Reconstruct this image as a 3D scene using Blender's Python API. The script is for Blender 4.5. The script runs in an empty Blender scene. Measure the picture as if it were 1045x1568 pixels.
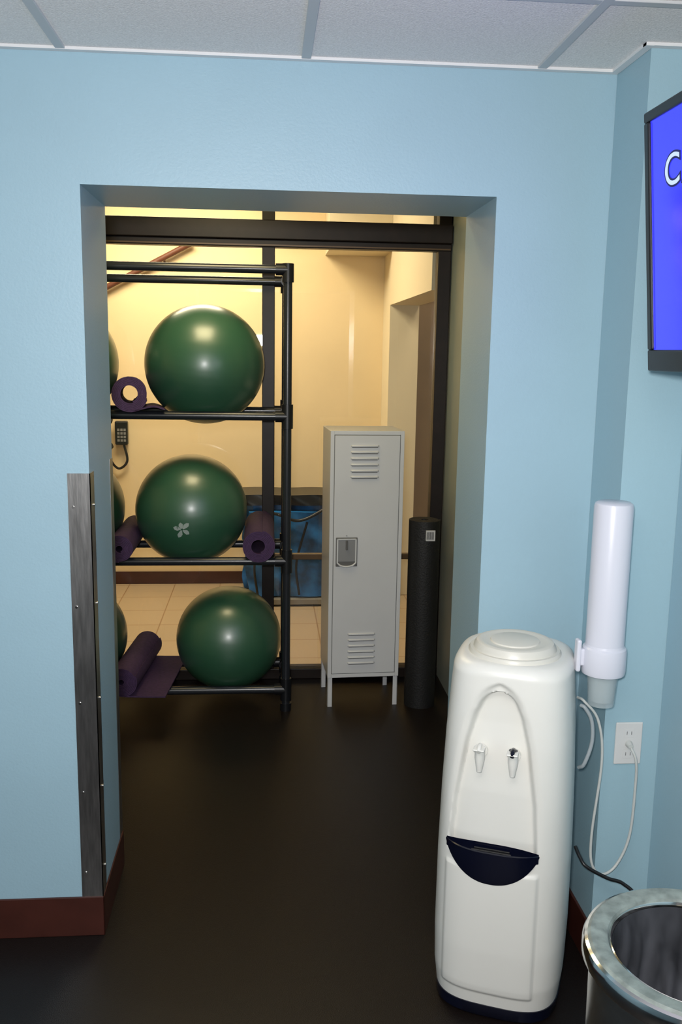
import bpy, bmesh, math, random
from mathutils import Vector, Matrix, Euler
random.seed(4)
D=bpy.data; C=bpy.context
scene=C.scene
try:
    scene.view_settings.view_transform='Standard'
    scene.view_settings.look='None'
except Exception: pass

# ------------------------------------------------------------ materials
def mat(name,col,rough=.5,metal=0,spec=.5,noise=0,nscale=20,bump=0,bscale=200,emit=None,estr=0,coat=0,detail=4,stretch=None):
    m=D.materials.new(name); m.use_nodes=True
    nt=m.node_tree; b=nt.nodes['Principled BSDF']
    b.inputs['Base Color'].default_value=(*col,1)
    b.inputs['Roughness'].default_value=rough
    b.inputs['Metallic'].default_value=metal
    b.inputs['Specular IOR Level'].default_value=spec
    b.inputs['Coat Weight'].default_value=coat
    tc=nt.nodes.new('ShaderNodeTexCoord'); src=tc.outputs['Object']
    if stretch:
        mp=nt.nodes.new('ShaderNodeMapping'); mp.inputs['Scale'].default_value=stretch
        nt.links.new(src,mp.inputs['Vector']); src=mp.outputs['Vector']
    if noise:
        n=nt.nodes.new('ShaderNodeTexNoise'); n.inputs['Scale'].default_value=nscale; n.inputs['Detail'].default_value=detail
        r=nt.nodes.new('ShaderNodeValToRGB')
        r.color_ramp.elements[0].position=.35; r.color_ramp.elements[1].position=.65
        r.color_ramp.elements[0].color=(*[max(0,c*(1-noise)) for c in col],1)
        r.color_ramp.elements[1].color=(*[min(1,c*(1+noise)) for c in col],1)
        nt.links.new(src,n.inputs['Vector']); nt.links.new(n.outputs['Fac'],r.inputs['Fac'])
        nt.links.new(r.outputs['Color'],b.inputs['Base Color'])
    if bump:
        n=nt.nodes.new('ShaderNodeTexNoise'); n.inputs['Scale'].default_value=bscale; n.inputs['Detail'].default_value=3
        bp=nt.nodes.new('ShaderNodeBump'); bp.inputs['Strength'].default_value=bump; bp.inputs['Distance'].default_value=.002
        nt.links.new(src,n.inputs['Vector']); nt.links.new(n.outputs['Fac'],bp.inputs['Height'])
        nt.links.new(bp.outputs['Normal'],b.inputs['Normal'])
    if emit:
        b.inputs['Emission Color'].default_value=(*emit,1); b.inputs['Emission Strength'].default_value=estr
    return m
M={}
M['blue']=mat('blue_wall_paint',(.340,.505,.590),.42,bump=.25,bscale=160,noise=.02,nscale=3)
M['bluecol']=mat('blue_wall_paint_column',(.335,.505,.580),.42,bump=.25,bscale=160)
M['ceil']=mat('ceiling_tile',(.90,.85,.82),.9,noise=.09,nscale=220,bump=.8,bscale=260,detail=6)
M['tbar']=mat('ceiling_grid_metal',(.56,.57,.58),.5)
M['tbarw']=mat('ceiling_angle_white',(.78,.78,.78),.5)
M['base']=mat('brown_vinyl_base',(.055,.014,.009),.4,noise=.15,nscale=8)
M['yellow']=mat('cream_wall_paint',(.82,.65,.40),.6,noise=.03,nscale=2,bump=.1,bscale=150)
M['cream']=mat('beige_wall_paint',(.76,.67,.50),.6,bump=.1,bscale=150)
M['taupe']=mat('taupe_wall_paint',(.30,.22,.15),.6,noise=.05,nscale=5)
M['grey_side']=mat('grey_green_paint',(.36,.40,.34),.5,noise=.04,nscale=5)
M['frame']=mat('dark_bronze_frame',(.012,.007,.005),.42,spec=.3,noise=.2,nscale=15)
M['rail']=mat('bronze_rail',(.10,.055,.02),.35)
M['pipe']=mat('rack_pipe_paint',(.018,.021,.027),.27,spec=.6)
M['fit']=mat('rack_fitting_paint',(.008,.009,.012),.35)
M['lock']=mat('locker_grey_enamel',(.67,.68,.70),.38,noise=.02,nscale=4)
M['lockdk']=mat('locker_seam_shadow',(.12,.12,.12),.6)
M['steel']=mat('brushed_steel',(.55,.55,.53),.28,metal=1,noise=.12,nscale=12,bump=.1,bscale=60)
M['chrome']=mat('chrome_lip',(.7,.7,.68),.12,metal=1)
M['guard']=mat('corner_guard_steel',(.46,.45,.44),.30,metal=1,noise=.20,nscale=40,bump=.15,bscale=80,detail=6,stretch=(2,2,.25))
M['white']=mat('cooler_white_plastic',(.76,.75,.70),.32,spec=.5)
M['white2']=mat('cap_ivory_plastic',(.67,.65,.58),.35)
M['navy']=mat('navy_plastic',(.003,.004,.013),.22)
M['blackp']=mat('black_plastic',(.01,.01,.011),.35)
M['disp']=mat('dispenser_white_plastic',(.68,.69,.77),.3)
M['rim']=mat('grey_green_rim',(.20,.235,.22),.42,noise=.25,nscale=40,spec=.6)
M['bag']=mat('grey_bin_liner',(.05,.052,.06),.3,noise=.8,nscale=7,bump=1.0,bscale=18,stretch=(1,3,.5))
M['purple']=mat('purple_foam',(.058,.026,.085),.8,noise=.15,nscale=60,bump=.5,bscale=300)
M['matblk']=mat('black_foam',(.008,.008,.009),.6,bump=1.0,bscale=120)
M['wcord']=mat('white_cord_rubber',(.55,.57,.55),.45)
M['gcord']=mat('grey_hose_rubber',(.36,.40,.42),.4)
M['outlet']=mat('outlet_plastic',(.66,.66,.65),.35)
M['label']=mat('white_label',(.6,.6,.6),.6)
M['print']=mat('faded_print',(.38,.45,.42),.6)
M['letter']=mat('screen_letter',(.4,.5,.6),.5,emit=(.50,.60,.85),estr=.8)
M['letterdk']=mat('screen_letter_edge',(.0,.0,.05),.5,emit=(.01,.01,.10),estr=.6)
M['screen']=mat('tv_screen_blue',(.01,.01,.1),.15,emit=(.038,.044,.96),estr=.95)
M['tarp']=mat('blue_vinyl_mat',(.012,.11,.32),.4,noise=.6,nscale=9,bump=1,bscale=8)
M['pulltab']=mat('handle_metal',(.36,.36,.37),.35,metal=.5)
M['warmmet']=mat('brown_handrail',(.13,.04,.02),.5)
M['greyt']=mat('trolley_grey',(.25,.23,.2),.5)
M['floor']=mat('black_rubber_floor',(.0085,.0056,.0048),.38,spec=.30,noise=.5,nscale=420,bump=.5,bscale=350)
def tile_mat():
    m=D.materials.new('beige_floor_tile'); m.use_nodes=True; nt=m.node_tree; b=nt.nodes['Principled BSDF']
    tc=nt.nodes.new('ShaderNodeTexCoord'); br=nt.nodes.new('ShaderNodeTexBrick')
    br.offset=0; br.inputs['Scale'].default_value=1; br.inputs['Brick Width'].default_value=.33; br.inputs['Row Height'].default_value=.33
    br.inputs['Mortar Size'].default_value=.004
    br.inputs['Color1'].default_value=(.46,.35,.24,1); br.inputs['Color2'].default_value=(.43,.33,.225,1); br.inputs['Mortar'].default_value=(.30,.19,.11,1)
    nt.links.new(tc.outputs['Object'],br.inputs['Vector']); nt.links.new(br.outputs['Color'],b.inputs['Base Color'])
    b.inputs['Roughness'].default_value=.3; return m
M['tile']=tile_mat()
def ball_mat():
    m=D.materials.new('green_ball_vinyl'); m.use_nodes=True; nt=m.node_tree; b=nt.nodes['Principled BSDF']
    b.inputs['Base Color'].default_value=(.028,.11,.058,1); b.inputs['Roughness'].default_value=.42; b.inputs['Specular IOR Level'].default_value=.8
    b.inputs['Coat Weight'].default_value=.8; b.inputs['Coat Roughness'].default_value=.26
    tc=nt.nodes.new('ShaderNodeTexCoord'); w=nt.nodes.new('ShaderNodeTexWave'); w.wave_type='BANDS'; w.bands_direction='Z'
    w.inputs['Scale'].default_value=9; w.inputs['Distortion'].default_value=.15
    bp=nt.nodes.new('ShaderNodeBump'); bp.inputs['Strength'].default_value=.25; bp.inputs['Distance'].default_value=.0005
    nt.links.new(tc.outputs['Object'],w.inputs['Vector']); nt.links.new(w.outputs['Fac'],bp.inputs['Height']); nt.links.new(bp.outputs['Normal'],b.inputs['Normal'])
    return m
M['ball']=ball_mat()
def glass_mat():
    m=D.materials.new('window_glass'); m.use_nodes=True; nt=m.node_tree
    nt.nodes.remove(nt.nodes['Principled BSDF']); out=nt.nodes['Material Output']
    t=nt.nodes.new('ShaderNodeBsdfTransparent'); t.inputs[0].default_value=(.93,.94,.92,1)
    g=nt.nodes.new('ShaderNodeBsdfGlossy'); g.inputs['Roughness'].default_value=.01
    fr=nt.nodes.new('ShaderNodeFresnel'); fr.inputs['IOR'].default_value=1.5
    mx=nt.nodes.new('ShaderNodeMixShader')
    nt.links.new(fr.outputs[0],mx.inputs[0]); nt.links.new(t.outputs[0],mx.inputs[1]); nt.links.new(g.outputs[0],mx.inputs[2]); nt.links.new(mx.outputs[0],out.inputs[0])
    return m
M['glass']=glass_mat()
def cup_mat():
    m=D.materials.new('translucent_cup'); m.use_nodes=True; nt=m.node_tree; b=nt.nodes['Principled BSDF']
    b.inputs['Base Color'].default_value=(.6,.68,.70,1); b.inputs['Roughness'].default_value=.25; b.inputs['Alpha'].default_value=.4
    return m
M['cup']=cup_mat()

# ------------------------------------------------------------ helpers
def empty(name,loc=(0,0,0),rot=(0,0,0)):
    o=D.objects.new(name,None); C.collection.objects.link(o); o.location=loc; o.rotation_euler=rot; o.empty_display_size=.1; return o
def finish(bm,name,m,parent=None,smooth=False,bevel=0,seg=2,autos=None):
    bmesh.ops.recalc_face_normals(bm,faces=bm.faces)
    me=D.meshes.new(name); bm.to_mesh(me); bm.free()
    o=D.objects.new(name,me); C.collection.objects.link(o)
    if m: me.materials.append(M[m] if isinstance(m,str) else m)
    if parent: o.parent=parent
    if smooth:
        for p in me.polygons: p.use_smooth=True
        if autos is not None:
            try: me.set_sharp_from_angle(angle=math.radians(autos))
            except Exception: pass
    if bevel:
        md=o.modifiers.new('bevel','BEVEL'); md.width=bevel; md.segments=seg; md.limit_method='ANGLE'
    return o
def addbox(bm,lo,hi):
    vs=[bm.verts.new((x,y,z)) for z in (lo[2],hi[2]) for y in (lo[1],hi[1]) for x in (lo[0],hi[0])]
    for f in ((0,1,3,2),(4,6,7,5),(0,4,5,1),(2,3,7,6),(0,2,6,4),(1,5,7,3)): bm.faces.new([vs[i] for i in f])
def boxes(name,lst,m,parent=None,bevel=0,seg=2):
    bm=bmesh.new()
    for lo,hi in lst: addbox(bm,lo,hi)
    return finish(bm,name,m,parent,bevel=bevel,seg=seg)
def box(name,lo,hi,m,parent=None,bevel=0,seg=2): return boxes(name,[(lo,hi)],m,parent,bevel,seg)
def addtube(bm,pts,r,seg=12,cap=True):
    pts=[Vector(p) for p in pts]; n=len(pts); rings=[]
    t0=(pts[1]-pts[0]).normalized(); ref=Vector((0,0,1)) if abs(t0.z)<.9 else Vector((1,0,0))
    u=t0.cross(ref).normalized()
    for i,p in enumerate(pts):
        t=((pts[min(i+1,n-1)]-pts[max(i-1,0)])).normalized()
        u=(u-t*u.dot(t)).normalized(); v=t.cross(u)
        rr=r[i] if isinstance(r,(list,tuple)) else r
        rings.append([bm.verts.new(p+(u*math.cos(a)+v*math.sin(a))*rr) for a in [2*math.pi*k/seg for k in range(seg)]])
    for a,b in zip(rings,rings[1:]):
        for k in range(seg): bm.faces.new((a[k],a[(k+1)%seg],b[(k+1)%seg],b[k]))
    if cap: bm.faces.new(rings[0][::-1]); bm.faces.new(rings[-1])
def tubes(name,lst,m,parent=None,seg=16):
    bm=bmesh.new()
    for pts,r in lst: addtube(bm,pts,r,seg)
    return finish(bm,name,m,parent,smooth=True,autos=40)
def spline(P,n=10):
    P=[Vector(p) for p in P]; Q=[P[0]*2-P[1]]+P+[P[-1]*2-P[-2]]; out=[]
    for i in range(1,len(Q)-2):
        a,b,c,d=Q[i-1:i+3]
        for k in range(n):
            t=k/n; out.append(.5*((2*b)+(c-a)*t+(2*a-5*b+4*c-d)*t*t+(3*b-a-3*c+d)*t**3))
    out.append(P[-1]); return out
def lathe(name,prof,m,parent=None,loc=(0,0,0),seg=64,autos=35):
    bm=bmesh.new(); rings=[]
    for r,z in prof:
        rings.append([bm.verts.new((loc[0]+r*math.cos(2*math.pi*k/seg),loc[1]+r*math.sin(2*math.pi*k/seg),loc[2]+z)) for k in range(seg)] if r>1e-5 else [bm.verts.new((loc[0],loc[1],loc[2]+z))])
    for a,b in zip(rings,rings[1:]):
        for k in range(seg):
            k2=(k+1)%seg
            if len(a)==1 and len(b)==1: continue
            if len(a)==1: bm.faces.new((a[0],b[k],b[k2]))
            elif len(b)==1: bm.faces.new((a[k],a[k2],b[0]))
            else: bm.faces.new((a[k],a[k2],b[k2],b[k]))
    return finish(bm,name,m,parent,smooth=True,autos=autos)
def ss(x): x=max(0,min(1,x)); return x*x*(3-2*x)
def interp(z,T):
    if z<=T[0][0]: return T[0][1]
    for (a,b),(c,d) in zip(T,T[1:]):
        if z<=c: return b+(d-b)*(z-a)/(c-a)
    return T[-1][1]

# ------------------------------------------------------------ dimensions
WY=2.497; WT=.373; IY=WY+WT; XL=-.474; XR=.612; ZT=2.1176; CZ=2.44
GY=4.65; RX=.922; FY=6.648; FX=.841; CY=2.281; CX=.92; RW=1.075
LX=-1.9; NB=-2.2
# room shell -------------------------------------------------
boxes('wall_back',[((LX,WY,0),(XL,IY,2.7)),((XR,WY,0),(1.25,IY,2.7)),((XL,WY,ZT),(XR,IY,2.7))],'blue')
box('wall_pilaster',(CX,CY,0),(1.25,WY-.001,CZ),'bluecol')
box('wall_right',(RW,NB,0),(1.25,CY-.001,2.7),'blue')
box('wall_left',(LX-.12,NB,0),(LX,IY,2.7),'blue')
box('floor',(LX-.12,NB,-.1),(1.25,GY-.0,0),'floor')
box('ceiling',(LX,NB,CZ),(RW,WY,CZ+.06),'ceil')
tb=[]
for i in range(-2,3):
    x=-.508+.61*i+.0
    if LX<x<RW: tb.append(((x-.012,NB,CZ-.006),(x+.012,WY-.02,CZ+.001)))
for y in (2.02-1.22*k for k in range(4)): tb.append(((LX,y-.012,CZ-.0055),(RW,y+.012,CZ+.001)))
boxes('trim_ceiling_grid',tb,'tbar',bevel=.001,seg=1)
boxes('trim_ceiling_angle',[((LX,WY-.02,CZ-.007),(CX-.001,WY-.001,CZ+.001)),((CX-.021,CY-.02,CZ-.0075),(CX-.001,WY-.02,CZ)),((CX-.021,CY-.021,CZ-.007),(RW-.001,CY-.001,CZ+.0005))],'tbarw')
boxes('baseboard_back',[((LX,WY-.007,0),(XL+.005,WY-.0005,.124)),((XL+.0005,WY-.007,0),(XL+.005,IY,.124)),((XR-.008,WY-.009,0),(CX-.009,WY-.0005,.124)),((XR-.008,WY-.008,0),(XR-.0005,IY,.124))],'base',bevel=.002)
boxes('baseboard_right',[((CX-.009,CY-.009,0),(CX-.0005,WY-.01,.124)),((CX-.0005,CY-.009,0),(RW-.009,CY-.0005,.124)),((RW-.009,NB,0),(RW-.0005,CY-.009,.124))],'base',bevel=.002)
# storage strip between the doorway and the glass
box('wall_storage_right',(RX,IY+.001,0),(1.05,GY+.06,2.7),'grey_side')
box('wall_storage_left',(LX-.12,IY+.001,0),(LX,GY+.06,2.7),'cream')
box('ceiling_storage',(LX,IY+.001,2.64),(RX,GY+.06,2.72),'ceil')
# far room
box('floor_far',(-3,GY+.001,-.1),(2.2,FY+.1,-.002),'tile')
box('wall_far_back',(-3,FY,0),(1.04,FY+.12,3),'yellow')
box('wall_far_left',(-3.1,GY,0),(-3,FY+.1,3),'yellow')
boxes('wall_far_right',[((FX,6.286,0),(1.04,FY-.001,3)),((FX,GY+.07,2.02),(1.04,6.286,3))],'cream')
box('wall_side_passage',(1.75,GY-.1,0),(1.85,6.6,3),'taupe')
boxes('wall_passage_end',[((1.041,6.45,0),(1.75,6.55,3))],'taupe')
box('wall_far_soffit',(.42,6.25,2.37),(FX-.001,FY-.001,2.98),'cream')
box('ceiling_far',(-3,GY+.07,3),(2.2,FY+.1,3.08),'cream')
box('baseboard_far',(-3,FY-.012,0),(FX-.001,FY-.001,.09),'base')
# window wall ------------------------------------------------
win=empty('window_1',(0,GY,0))
boxes('mullions',[((-.016,-.03,.05),(.046,.04,2.62)),((.852,-.035,.0),(.915,.045,2.62)),((-1.2,-.03,.05),(-1.14,.04,2.62)),((LX,-.03,.0),(LX+.06,.04,2.62))],'frame',win,bevel=.003)
boxes('header',[((LX,-.06,2.235),(.916,.05,2.325)),((LX,-.04,2.20),(.915,.03,2.235))],'frame',win,bevel=.004)
box('header_highlight',(LX,-.043,2.205),(.91,-.040,2.212),'rail',win)  # highlight along the header's lower edge, painted as a lighter brown strip
box('sill',(LX,-.04,0),(.915,.04,.055),'frame',win,bevel=.003)
boxes('mid_rail',[((.047,-.02,.640),(.852,.02,.668))],'rail',win,bevel=.003)
boxes('glass_panes',[((-1.14,-.003,.05),(-.016,.003,2.62)),((.046,-.003,.05),(.852,.003,2.62)),((LX+.06,-.003,.05),(-1.2,.003,2.62))],'glass',win)
# corner guards ---------------------------------------------
g=boxes('trim_corner_guard',[((XL-.058,WY-.003,.124),(XL+.003,WY-.0005,1.372)),((XL+.0005,WY-.003,.124),(XL+.003,WY+.052,1.372))],'guard')
gg=[]
for z in (.2,.45,.72,1.0,1.28):
    gg.append(((XL-.045,WY-.003,z),(XL-.045,WY-.0055,z))); gg.append(((XL+.003,WY+.04,z),(XL+.0055,WY+.04,z)))
s=tubes('screws',[([a,b],.0038) for a,b in gg],'chrome',g,seg=10)
boxes('trim_corner_guard_inner',[((XL+.0003,IY-.05,.124),(XL+.0018,IY,1.372)),((XL-.05,IY+.0005,.124),(XL+.0018,IY+.002,1.372))],'guard')

# ------------------------------------------------------------ ball rack
rk=empty('ball_rack',(.10,4.19,0))
RD=.39; pr=.0195; RL=-1.80
levels=[(2.06,2.035),(1.41,1.41),(.735,.735),(.105,.105)]
L=[]
for x in (0,RL):
    L.append(([(x,0,0.0),(x,0,2.06)],pr)); L.append(([(x,RD,0.0),(x,RD,2.035)],pr))
for zf,zb in levels:
    L.append(([(RL,0,zf),(0,0,zf)],pr)); L.append(([(RL,RD,zb),(0,RD,zb)],pr))
    for x in (0,RL): L.append(([(x,0,zf),(x,RD,zb)],pr))
tubes('pipes',L,'pipe',rk,seg=20)
F_=[]; fr_=.0262
for x in (0,RL):
    sx=-1 if x==0 else 1
    for zf,zb in levels:
        for y,z in ((0,zf),(RD,zb)):
            top=.026 if z>2 else .055
            F_.append(([(x,y,z-.055),(x,y,z+top)],fr_))
            F_.append(([(x,y,z),(x+sx*.055,y,z)],fr_))
            F_.append(([(x,y,z),(x,y+(.055 if y==0 else -.055),z)],fr_))
tubes('fittings',F_,'fit',rk,seg=20)
tubes('feet',[([(x,y,0),(x,y,.035)],.026) for x in (0,RL) for y in (0,RD)],'fit',rk)
# balls
def ball(x,z,r,tilt=(0,0,0),y=4.385):
    bm=bmesh.new(); bmesh.ops.create_uvsphere(bm,u_segments=64,v_segments=40,radius=r)
    for v in bm.verts: v.co.z*=.99
    o=finish(bm,'exercise_ball','ball',smooth=True); o.location=(x,y,z); o.rotation_euler=tilt
    return o
ball(-.283,1.636,.279,(.25,.1,0)); b2=ball(-.353,.948,.266,(.2,-.15,0)); ball(-.178,.304,.257,(.15,.1,0))
ball(-.962,1.636,.279,(.1,0,0)); ball(-.945,.955,.274); ball(-.945,.318,.270)
def mark(o,r,dirv,size,m):
    # irregular printed splash: five uneven pointed petals
    bm=bmesh.new(); d0=Vector(dirv).normalized(); u=d0.cross(Vector((0,0,1))).normalized(); v=u.cross(d0)
    for k,(a,ln) in enumerate(((.3,1.0),(1.45,.8),(2.5,1.05),(3.9,.95),(5.25,1.1))):
        vs=[]
        for lx,ly in ((.12,-.05),(.5,-.26),(.80,-.20),(1.0,.02),(.75,.24),(.42,.20),(.12,.08)):
            lx*=ln; X=lx*math.cos(a)-ly*math.sin(a); Y=lx*math.sin(a)+ly*math.cos(a)
            vs.append(bm.verts.new((d0*r+u*X*size+v*Y*size).normalized()*(r+.0012)))
        bm.faces.new(vs)
    finish(bm,'printed_mark',m,o)
mark(b2,.265,Euler((.2,-.15,0)).to_matrix().inverted()@Vector((-.09,-1,-.19)),.042,'print')
# rolled mats
def spiral_mat(name,loc,rout,rin,length,m,rot=(0,0,0),th=.006,tail=None):
    e=empty(name,loc,rot); bm=bmesh.new()
    turns=max(2,(rout-rin)/(th*1.25)); N=int(turns*28); prof=[]
    for i in range(N+1):
        t=i/N; a=2*math.pi*turns*t-1.2; r=rin+(rout-rin-th)*t
        prof.append((r*math.cos(a),r*math.sin(a),math.cos(a),math.sin(a)))
    cols=[]
    for y in (0,length):
        inn=[bm.verts.new((p[0],y,p[1])) for p in prof]; out=[bm.verts.new((p[0]+p[2]*th,y,p[1]+p[3]*th)) for p in prof]; cols.append((inn,out))
    (i0,o0),(i1,o1)=cols
    for k in range(N):
        bm.faces.new((i0[k],i0[k+1],o0[k+1],o0[k])); bm.faces.new((i1[k],o1[k],o1[k+1],i1[k+1]))
        bm.faces.new((o0[k],o0[k+1],o1[k+1],o1[k])); bm.faces.new((i0[k],i1[k],i1[k+1],i0[k+1]))
    bm.faces.new((i0[0],o0[0],o1[0],i1[0])); bm.faces.new((i0[-1],i1[-1],o1[-1],o0[-1]))
    finish(bm,'roll',m,e,smooth=True,autos=50)
    if tail:
        P=spline(tail,8); bm=bmesh.new(); rows=[]
        for p in P: rows.append([bm.verts.new((p[0],y,p[2]+dz)) for dz in (0,th) for y in (0.0,length)])
        for a,b in zip(rows,rows[1:]):
            bm.faces.new((a[0],a[1],b[1],b[0])); bm.faces.new((a[2],b[2],b[3],a[3])); bm.faces.new((a[0],b[0],b[2],a[2])); bm.faces.new((a[1],a[3],b[3],b[1]))
        bm.faces.new((rows[0][0],rows[0][2],rows[0][3],rows[0][1])); bm.faces.new((rows[-1][0],rows[-1][1],rows[-1][3],rows[-1][2]))
        finish(bm,'loose_end',m,e,smooth=True,autos=50)
    return e
spiral_mat('yoga_mat',(-.588,4.06,1.510),.080,.034,.50,'purple',rot=(-.030,0,.128),tail=[(.02,0,-.077),(.07,0,-.062),(.11,0,-.058),(.15,0,-.07)])
spiral_mat('yoga_mat',(-.030,4.06,.832),.076,.028,.54,'purple')
spiral_mat('yoga_mat',(-.650,4.07,.820),.064,.012,.52,'purple')
spiral_mat('yoga_mat',(-.655,4.06,.197),.072,.010,.54,'purple',rot=(.02,0,-.10),tail=[(.01,0,-.071),(.10,0,-.071),(.20,0,-.069)])

# ------------------------------------------------------------ locker
lk=empty('metal_locker',(.475,4.222,0),(0,0,math.radians(3)))
w=.174
boxes('body',[((-w,.004,.15),(w,.30,1.345))],'lock',lk,bevel=.003)
boxes('front_frame',[((-w,-.004,.15),(-w+.018,.004,1.345)),((w-.018,-.004,.15),(w,.004,1.345)),((-w+.018,-.004,1.327),(w-.018,.004,1.345)),((-w+.018,-.004,.15),(w-.018,.004,.168))],'lock',lk,bevel=.0015)
boxes('seam',[((-w+.017,-.0005,.167),(w-.017,.0045,1.328))],'lockdk',lk)
box('door',(-w+.0205,-.005,.1705),(w-.0205,.002,1.3245),'lock',lk,bevel=.002)
legs=[]
for sx in (-1,1):
    for y in (.004,.27):
        x0=sx*(w-.002)
        legs+= [((min(x0,x0-sx*.022),y,0),(max(x0,x0-sx*.022),y+.003,.15)),((min(x0,x0-sx*.003),y,0),(max(x0,x0-sx*.003),y+.022,.15))]
boxes('legs',legs,'lock',lk)
boxes('louvre_slots',[((-.073,-.0060,z-.008),(.048,-.0045,z-.005)) for z0 in (1.275,.368) for z in [z0-k*.029 for k in range(6)]],'lockdk',lk)
bm=bmesh.new()
for z0 in (1.275,.368):
    for k in range(6):
        z=z0-k*.029
        addtube(bm,[(-.076,-.004,z),(-.072,-.0075,z),(.047,-.0075,z),(.051,-.004,z)],.0052,8)
finish(bm,'louvres','lock',lk,smooth=True)
box('handle_plate',(-.143,-.009,.703),(-.040,-.004,.843),'lockdk',lk,bevel=.006,seg=3)
box('handle_recess',(-.132,-.0098,.728),(-.051,-.0088,.833),'pulltab',lk)
boxes('handle_rims',[((-.139,-.0115,.722),(-.132,-.0088,.838)),((-.051,-.0115,.722),(-.044,-.0088,.838)),((-.139,-.0115,.832),(-.044,-.0088,.838))],'lock',lk,bevel=.001)
box('handle_lift',(-.097,-.020,.785),(-.087,-.0095,.830),'lockdk',lk,bevel=.002)
tubes('handle_lower_lip',[(spline([(-.137,-.008,.722),(-.12,-.010,.708),(-.092,-.011,.703),(-.063,-.010,.708),(-.046,-.008,.722)],6),.004)],'lock',lk)
boxes('latch_screw',[((-.096,-.010,.850),(-.090,-.005,.854))],'pulltab',lk)

# black rolled mat standing upright
rm=empty('rolled_exercise_mat',(.757,4.245,0))
bm=bmesh.new(); rr=.078; th=.008
turns=7; N=turns*40; prof=[]
for i in range(N+1):
    t=i/N; a=2*math.pi*turns*t; r=.012+(rr-.012-th)*t; prof.append((r,a))
lo_=[];hi_=[]
for z,acc in ((0,lo_),(.924,hi_)):
    for r,a in prof: acc.append((bm.verts.new((r*math.cos(a),r*math.sin(a),z)),bm.verts.new(((r+th*.9)*math.cos(a),(r+th*.9)*math.sin(a),z))))
for k in range(N):
    bm.faces.new((lo_[k][1],lo_[k+1][1],hi_[k+1][1],hi_[k][1])); bm.faces.new((hi_[k][0],hi_[k][1],hi_[k+1][1],hi_[k+1][0])); bm.faces.new((lo_[k][0],lo_[k+1][0],hi_[k+1][0],hi_[k][0]))
finish(bm,'roll','matblk',rm,smooth=True,autos=50)
box('barcode_label',(-.004,-.0815,.835),(.04,-.076,.885),'label',rm)
boxes('barcode_bars',[((.0+.005*k,-.0822,.842),(.0025+.005*k,-.0814,.878)) for k in range(7)],'blackp',rm)

# ------------------------------------------------------------ far room things
ph=empty('wall_phone',(-1.035,FY-.002,1.11))
box('cradle',(-.03,-.05,-.085),(.06,0,.085),'blackp',ph,bevel=.01)
boxes('keypad',[((-.012+.022*i,-.053,-.06+.025*j),(.004+.022*i,-.049,-.043+.025*j)) for i in range(3) for j in range(4)],'pulltab',ph)
tubes('handset',[(spline([(-.062,-.055,.10),(-.070,-.085,.055),(-.070,-.085,-.055),(-.062,-.055,-.10)],6),[.024]*4+[.018]*11+[.024]*4)],'blackp',ph)
tubes('cord',[(spline([(-.06,-.06,-.10),(-.065,-.04,-.19),(-.01,-.03,-.255),(.05,-.03,-.20),(.03,-.03,-.08)],10),.009)],'blackp',ph,seg=8)
hr=empty('handrail',(0,FY-.05,0))
tubes('rail',[([(-.50,0,2.43),(-1.6,0,1.85)],.020)],'warmmet',hr)
tubes('brackets',[([(x,0,2.43+(x+.5)*.527),(x,.05,2.40+(x+.5)*.527)],.008) for x in (-.7,-1.3)],'warmmet',hr)
st=empty('folded_gym_mats',(.13,6.14,0))
def wavy(name,lo,hi,m,par,amp=.01):
    bm=bmesh.new(); addbox(bm,lo,hi); bmesh.ops.subdivide_edges(bm,edges=bm.edges,cuts=14,use_grid_fill=True)
    for v in bm.verts:
        v.co.x+=amp*math.sin(v.co.z*23+v.co.y*9); v.co.y+=amp*math.sin(v.co.x*17+v.co.z*31)
    return finish(bm,name,m,par,smooth=True,autos=60)
wavy('panel_front',(-.25,-.1,.06),(.31,0,.64),'tarp',st,.012)
wavy('panel_mid',(-.22,.02,.06),(.33,.12,.69),'tarp',st,.012)
wavy('panel_rear',(-.28,.14,.06),(.34,.26,.66),'tarp',st,.012)
wavy('black_cover',(-.31,-.06,.68),(.36,.30,.75),'blackp',st,.014)
tubes('straps',[(spline([(-.30,-.13,.55),(-.1,-.14,.64),(.1,-.135,.59),(.32,-.13,.70)],8),.010),(spline([(-.18,-.14,.08),(-.2,-.15,.3),(-.14,-.14,.58)],8),.008),(spline([(.1,-.135,.08),(.08,-.14,.3),(.15,-.135,.58)],8),.008)],'blackp',st)
box('trolley_base',(-.29,-.14,.012),(.36,.30,.05),'greyt',st,bevel=.004)

# ------------------------------------------------------------ water cooler
wc=empty('water_cooler',(.651,2.242,0),(0,0,-math.radians(22)))
A0,B0,NN=.170,.185,3.4
ST=[(.04,.965),(.10,1.005),(.2,1.02),(.42,1.015),(.6,.99),(.75,.955),(.88,.905),(.920,.885)]
def sc(z): return interp(z,ST)
def yfront(x,z):
    s_=sc(z); q=min(.999,abs(x/(A0*s_))); return -B0*s_*(1-q**NN)**(1/NN)
XO=-.016
def recess(x,z):
    x=x-XO
    wz=interp(z,[(.47,.116),(.60,.106),(.75,.083),(.84,.060)])
    wo=wz+.018
    if z>.815: wz*=math.sqrt(max(0,1-((z-.815)/.072)**2))
    if z>.80: wo*=math.sqrt(max(0,1-((z-.80)/.110)**2))
    e=ss((z-.456)/.004)
    outer=ss((wo-abs(x))/.03)*interp(z,[(.47,0),(.6,.006),(.8,.010)])
    dep=interp(z,[(.45,.030),(.50,.022),(.62,.020),(.80,.028),(.89,.028)])
    return (dep*ss((wz-abs(x))/.014)+outer)*e
bm=bmesh.new(); NR=320; rings=[]
zs=[.04+i*.0044 for i in range(201)]
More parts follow.
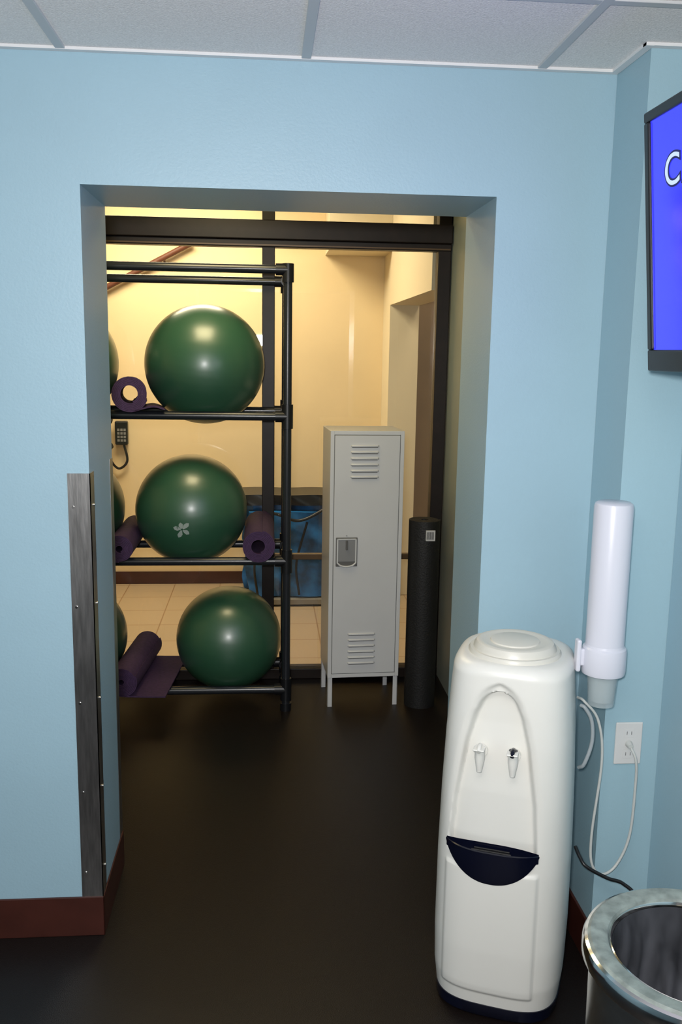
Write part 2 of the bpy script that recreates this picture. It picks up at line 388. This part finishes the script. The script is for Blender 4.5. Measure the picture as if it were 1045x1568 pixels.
for z in zs:
    s_=sc(z); ring=[]
    for k in range(NR):
        t=2*math.pi*k/NR; c_,n_=math.cos(t),math.sin(t)
        r=1/((abs(c_)/(A0*s_))**NN+(abs(n_)/(B0*s_))**NN)**(1/NN)
        x,y=r*c_,r*n_
        if y<0:
            y+=recess(x,z)
            if z<.45: y-=.006*ss((.120-abs(x-XO))/.006)*ss((z-.075)/.008)*ss((.43-z)/.008)
        ring.append(bm.verts.new((x,y,z)))
    rings.append(ring)
sh=sc(.920)
for i in range(1,13):
    a=i/12*math.pi/2; z=.920+.032*math.sin(a); f_=sh*(1-.20*(1-math.cos(a)))
    ring=[]
    for k in range(NR):
        t=2*math.pi*k/NR; c_,n_=math.cos(t),math.sin(t); n2=NN-.6*i/12
        r=1/((abs(c_)/(A0*f_))**n2+(abs(n_)/(B0*f_))**n2)**(1/n2)
        ring.append(bm.verts.new((r*c_,r*n_,z)))
    rings.append(ring)
for a,b in zip(rings,rings[1:]):
    for k in range(NR): bm.faces.new((a[k],a[(k+1)%NR],b[(k+1)%NR],b[k]))
bm.faces.new(rings[-1]); bm.faces.new(rings[0][::-1])
finish(bm,'body','white',wc,smooth=True,autos=60)
bm=bmesh.new(); rings=[]
for z,s_ in ((0,.92),(.010,.97),(.040,.98),(.041,.9)):
    ring=[]
    for k in range(120):
        t=2*math.pi*k/120; c_,n_=math.cos(t),math.sin(t)
        r=1/((abs(c_)/(A0*s_))**NN+(abs(n_)/(B0*s_))**NN)**(1/NN); ring.append(bm.verts.new((r*c_,r*n_,z)))
    rings.append(ring)
for a,b in zip(rings,rings[1:]):
    for k in range(120): bm.faces.new((a[k],a[(k+1)%120],b[(k+1)%120],b[k]))
bm.faces.new(rings[0][::-1]); bm.faces.new(rings[-1])
finish(bm,'foot','navy',wc,smooth=True,autos=40)
lathe('top_cap',[(.118,.946),(.118,.956),(.114,.962),(.106,.962),(.104,.970),(.098,.979),(.090,.982),(.082,.980),(.064,.979),(.062,.982),(.059,.983),(.0,.983)],'white2',wc,(0,-.018,0),seg=96)
# drip tray: a bulging half-moon basin
bm=bmesh.new(); NU=48;NV=14; g_=[]; TWD=.119
for i in range(NU+1):
    u=-1+2*i/NU; x=TWD*u+XO; zt=.483; zb=zt-.004-.088*(1-abs(u)**2.2)**.8; col=[]
    for j in range(NV+1):
        v=j/NV; z=zt+(zb-zt)*v
        y=yfront(x,z)-.018*(1-abs(u)**2.5)*(1-v)**.8-.0068
        col.append(bm.verts.new((x,y,z)))
    g_.append(col)
inn=[]
for i in range(NU+1):
    u=-1+2*i/NU; f=g_[i][0].co; k_=(1-abs(u)**3); fx=XO+(f.x-XO)*.985
    bkY=yfront(TWD*u*.985+XO,.466)+.024*k_-.002
    lip=bm.verts.new((fx,f.y+.004*k_+.0005,.4845)); dip=bm.verts.new((fx,f.y+.006*k_+.001,.462))
    bk=bm.verts.new((fx,max(bkY,f.y+.0065*k_+.0015),.462)); bt=bm.verts.new((fx,max(bkY,f.y+.0065*k_+.0015),.486)); inn.append((lip,dip,bk,bt))
for i in range(NU):
    for j in range(NV): bm.faces.new((g_[i][j],g_[i+1][j],g_[i+1][j+1],g_[i][j+1]))
    a,b=inn[i],inn[i+1]
    bm.faces.new((g_[i][0],a[0],b[0],g_[i+1][0]))
    for q in range(3): bm.faces.new((a[q],a[q+1],b[q+1],b[q]))
finish(bm,'drip_tray','navy',wc,smooth=True,autos=40)
fy=yfront(0,.46)
boxes('drip_grille',[((XO-.045,fy-.012,.463),(XO+.045,fy-.008,.476)),((XO-.05,fy,.463),(XO+.05,fy+.004,.476)),((XO-.045,fy+.012,.463),(XO+.045,fy+.016,.476))],'blackp',wc,bevel=.001)
# taps
for nm,tx,mc in (('cold_tap',-.056,'white'),('hot_tap',.026,'navy')):
    y0=yfront(tx,.735)+.024; z=.727
    tubes(nm+'_stem',[([(tx,y0+.01,z),(tx,y0-.028,z)],.0088),([(tx,y0+.006,z),(tx,y0-.004,z)],.016),([(tx,y0-.028,z+.018),(tx,y0-.028,z-.008),(tx,y0-.028,z-.032),(tx,y0-.028,z-.044)],[.0125,.0125,.0085,.0065])],'white',wc,seg=20)
    tubes(nm+'_lever',[([(tx,y0-.028,z+.018),(tx,y0-.028,z+.024)],.011),(spline([(tx,y0-.024,z+.024),(tx,y0-.040,z+.026),(tx,y0-.054,z+.018)],5),.0055)],mc,wc,seg=14)
    boxes(nm+'_paddle',[((tx-.014,y0-.056,z+.019),(tx+.014,y0-.028,z+.0235))],'white',wc,bevel=.002)

# cup dispenser
cd=empty('cup_dispenser',(.872,2.198,.80))
lathe('tube',[(.0,.548),(.040,.547),(.046,.543),(.0485,.535),(.0485,.14)],'disp',cd)
lathe('collar',[(.0487,.178),(.050,.172),(.0545,.168),(.056,.160),(.056,.108),(.054,.100),(.040,.098),(.040,.11)],'disp',cd)
lathe('paper_cups',[(.0385,.10),(.0395,.096),(.037,.07),(.0335,.018),(.033,.014),(.0,.016)],'cup',cd)
lathe('paper_cup_inner',[(.036,.11),(.0345,.06),(.031,.026),(.0,.026)],'cup',cd)
boxes('bracket',[((-.075,-.012,.105),(-.063,.014,.19)),((-.067,-.008,.12),(-.05,.010,.165))],'disp',cd,bevel=.005,seg=3)

# outlet, cords
ol=empty('wall_outlet',(.9885,CY-.0005,.667))
box('plate',(-.0375,-.006,-.06),(.0375,0,.06),'outlet',ol,bevel=.003,seg=3)
for z in (-.030,.030):
    boxes('socket',[((-.014,-.0068,z-.012),(.014,-.0058,z+.012))],'outlet',ol,bevel=.002)
    boxes('slots',[((-.007,-.0072,z-.004),(-.0055,-.0067,z+.005)),((.0055,-.0072,z-.004),(.007,-.0067,z+.005))],'lockdk',ol)
tubes('plug',[([(0,-.007,.0),(0,-.024,-.002)],[.010,.007])],'wcord',ol)
tubes('power_cord',[(spline([(.988,2.256,.664),(1.0,2.245,.63),(1.006,2.25,.56),(1.0,2.25,.41),(.966,2.245,.325),(.922,2.235,.305),(.892,2.235,.34),(.889,2.24,.43),(.903,2.24,.635),(.885,2.238,.75),(.848,2.25,.80),(.840,2.28,.80)],12),.0038)],'wcord',seg=10)
tubes('drain_hose',[(spline([(.838,2.25,.79),(.848,2.24,.785),(.866,2.235,.75),(.870,2.235,.69),(.853,2.235,.63),(.846,2.255,.61)],12),.0052)],'gcord',seg=10)
tubes('extension_cord',[(spline([(.856,2.27,.37),(.862,2.245,.352),(.875,2.225,.335),(.93,2.215,.306),(.975,2.21,.29),(1.01,2.19,.25),(1.03,2.15,.12),(1.03,2.1,.01)],10),.005)],'blackp',seg=10)

# ------------------------------------------------------------ television
tv=empty('television',(.887,2.09,1.6735)); tv.rotation_mode='QUATERNION'
tv.rotation_quaternion=(Matrix.Rotation(-math.pi/2,3,'Z')@Matrix.Rotation(math.radians(5.3),3,'X')).to_quaternion()
TW,TH=1.0,.565
boxes('bezel',[((0,0,0),(TW,.035,.048)),((0,0,TH-.022),(TW,.035,TH)),((0,0,.048),(.024,.035,TH-.022)),((TW-.024,0,.048),(TW,.035,TH-.022))],'blackp',tv,bevel=.004,seg=3)
box('back_shell',(.03,.02,.03),(TW-.03,.07,TH-.03),'blackp',tv,bevel=.01)
box('screen',(.023,.006,.046),(TW-.023,.02,TH-.021),'screen',tv)
for nm,off,m_,dy in (('caption_edge',.004,'letterdk',.0),('caption',0,'letter',-.0008)):
    cu=D.curves.new(nm,'FONT'); cu.body='CARDIO'; cu.size=.092; cu.offset=off; cu.extrude=.0003; cu.space_character=1.15
    o=D.objects.new(nm,cu); C.collection.objects.link(o); o.parent=tv; o.location=(.094,.005+dy,.392); o.rotation_euler=(math.pi/2,0,0); o.scale=(1.2,1,1)
    cu.materials.append(M[m_])
boxes('wall_arm',[((.45,.07,.2),(.55,.10,.4)),((.48,.10,.27),(.52,.17,.33)),((.44,.155,.18),(.56,.162,.42))],'blackp',tv,bevel=.003)

# ------------------------------------------------------------ steel bin
tc_=empty('trash_can',(.785,1.442,0))
lathe('body',[(.0,.005),(.178,.0),(.184,.004),(.184,.02),(.180,.024),(.188,.61),(.188,.625)],'steel',tc_,seg=96)
lathe('lip',[(.188,.605),(.198,.608),(.203,.616),(.203,.634),(.199,.643),(.193,.646)],'chrome',tc_,seg=96)
lathe('rim',[(.1945,.645),(.188,.650),(.167,.650),(.158,.646),(.154,.638)],'rim',tc_,seg=96)
lathe('inner_lip',[(.155,.641),(.152,.643),(.149,.638),(.149,.62),(.152,.615)],'chrome',tc_,seg=96)
bm=bmesh.new(); rings=[]
for i in range(30):
    t=i/29; z=.634-.40*t; r0=.1495-.03*t; ring=[]
    for k in range(160):
        a=2*math.pi*k/160; wv=.006*math.sin(a*11+3*t)+.004*math.sin(a*23-7*t)+.005*math.sin(a*5+11*t)
        r=r0+wv*ss(t*3)-.001; ring.append(bm.verts.new((r*math.cos(a),r*math.sin(a),z)))
    rings.append(ring)
for a,b in zip(rings,rings[1:]):
    for k in range(160): bm.faces.new((a[k],a[(k+1)%160],b[(k+1)%160],b[k]))
bm.faces.new(rings[-1])
finish(bm,'bin_liner','bag',tc_,smooth=True)

# ------------------------------------------------------------ lights
def area(name,loc,size,power,col,target=None,rot=None,sy=None):
    l=D.lights.new(name,'AREA'); l.energy=power; l.color=col; l.size=size
    if sy: l.shape='RECTANGLE'; l.size_y=sy
    o=D.objects.new(name,l); C.collection.objects.link(o); o.location=loc
    if target: o.rotation_euler=(Vector(target)-Vector(loc)).to_track_quat('-Z','Y').to_euler()
    return o
area('camera_flash_light',(-.06,-.03,1.80),.10,47,(1,.985,.975),target=(.10,2.5,1.68))
area('ceiling_light_gym',(-.2,.4,2.42),1.2,13,(1,.95,.88),target=(-.2,.4,0),sy=.6)
area('ceiling_light_storage',(-.25,3.7,2.60),.5,12,(1,.82,.46),target=(-.25,4.1,0))
area('ceiling_light_far',(-.6,5.7,2.95),1.2,76,(1,.85,.59),target=(-.6,5.7,0),sy=.6)
area('ceiling_light_passage',(1.4,5.6,2.9),.4,8,(1,.8,.55),target=(1.4,5.6,0))
wd=D.worlds.new('world'); scene.world=wd; wd.use_nodes=True
bg=wd.node_tree.nodes['Background']; bg.inputs[0].default_value=(.80,.79,.80,1); bg.inputs[1].default_value=.26

# ------------------------------------------------------------ camera
yaw,p,r,H=.0840,.1739,.0160,1.7075
f=Vector((math.sin(yaw)*math.cos(p),math.cos(yaw)*math.cos(p),-math.sin(p)))
rt=Vector((math.cos(yaw),-math.sin(yaw),0)); up=rt.cross(f)
c,s=math.cos(r),math.sin(r); rt2=c*rt+s*up; up2=-s*rt+c*up
cam=D.cameras.new('camera'); co=D.objects.new('camera',cam); C.collection.objects.link(co)
co.matrix_world=Matrix(((rt2.x,up2.x,-f.x,0),(rt2.y,up2.y,-f.y,0),(rt2.z,up2.z,-f.z,H),(0,0,0,1)))
cam.sensor_fit='VERTICAL'; cam.sensor_height=36; cam.sensor_width=24; cam.lens=1401.6/1568*36
cam.clip_start=.02
scene.camera=co
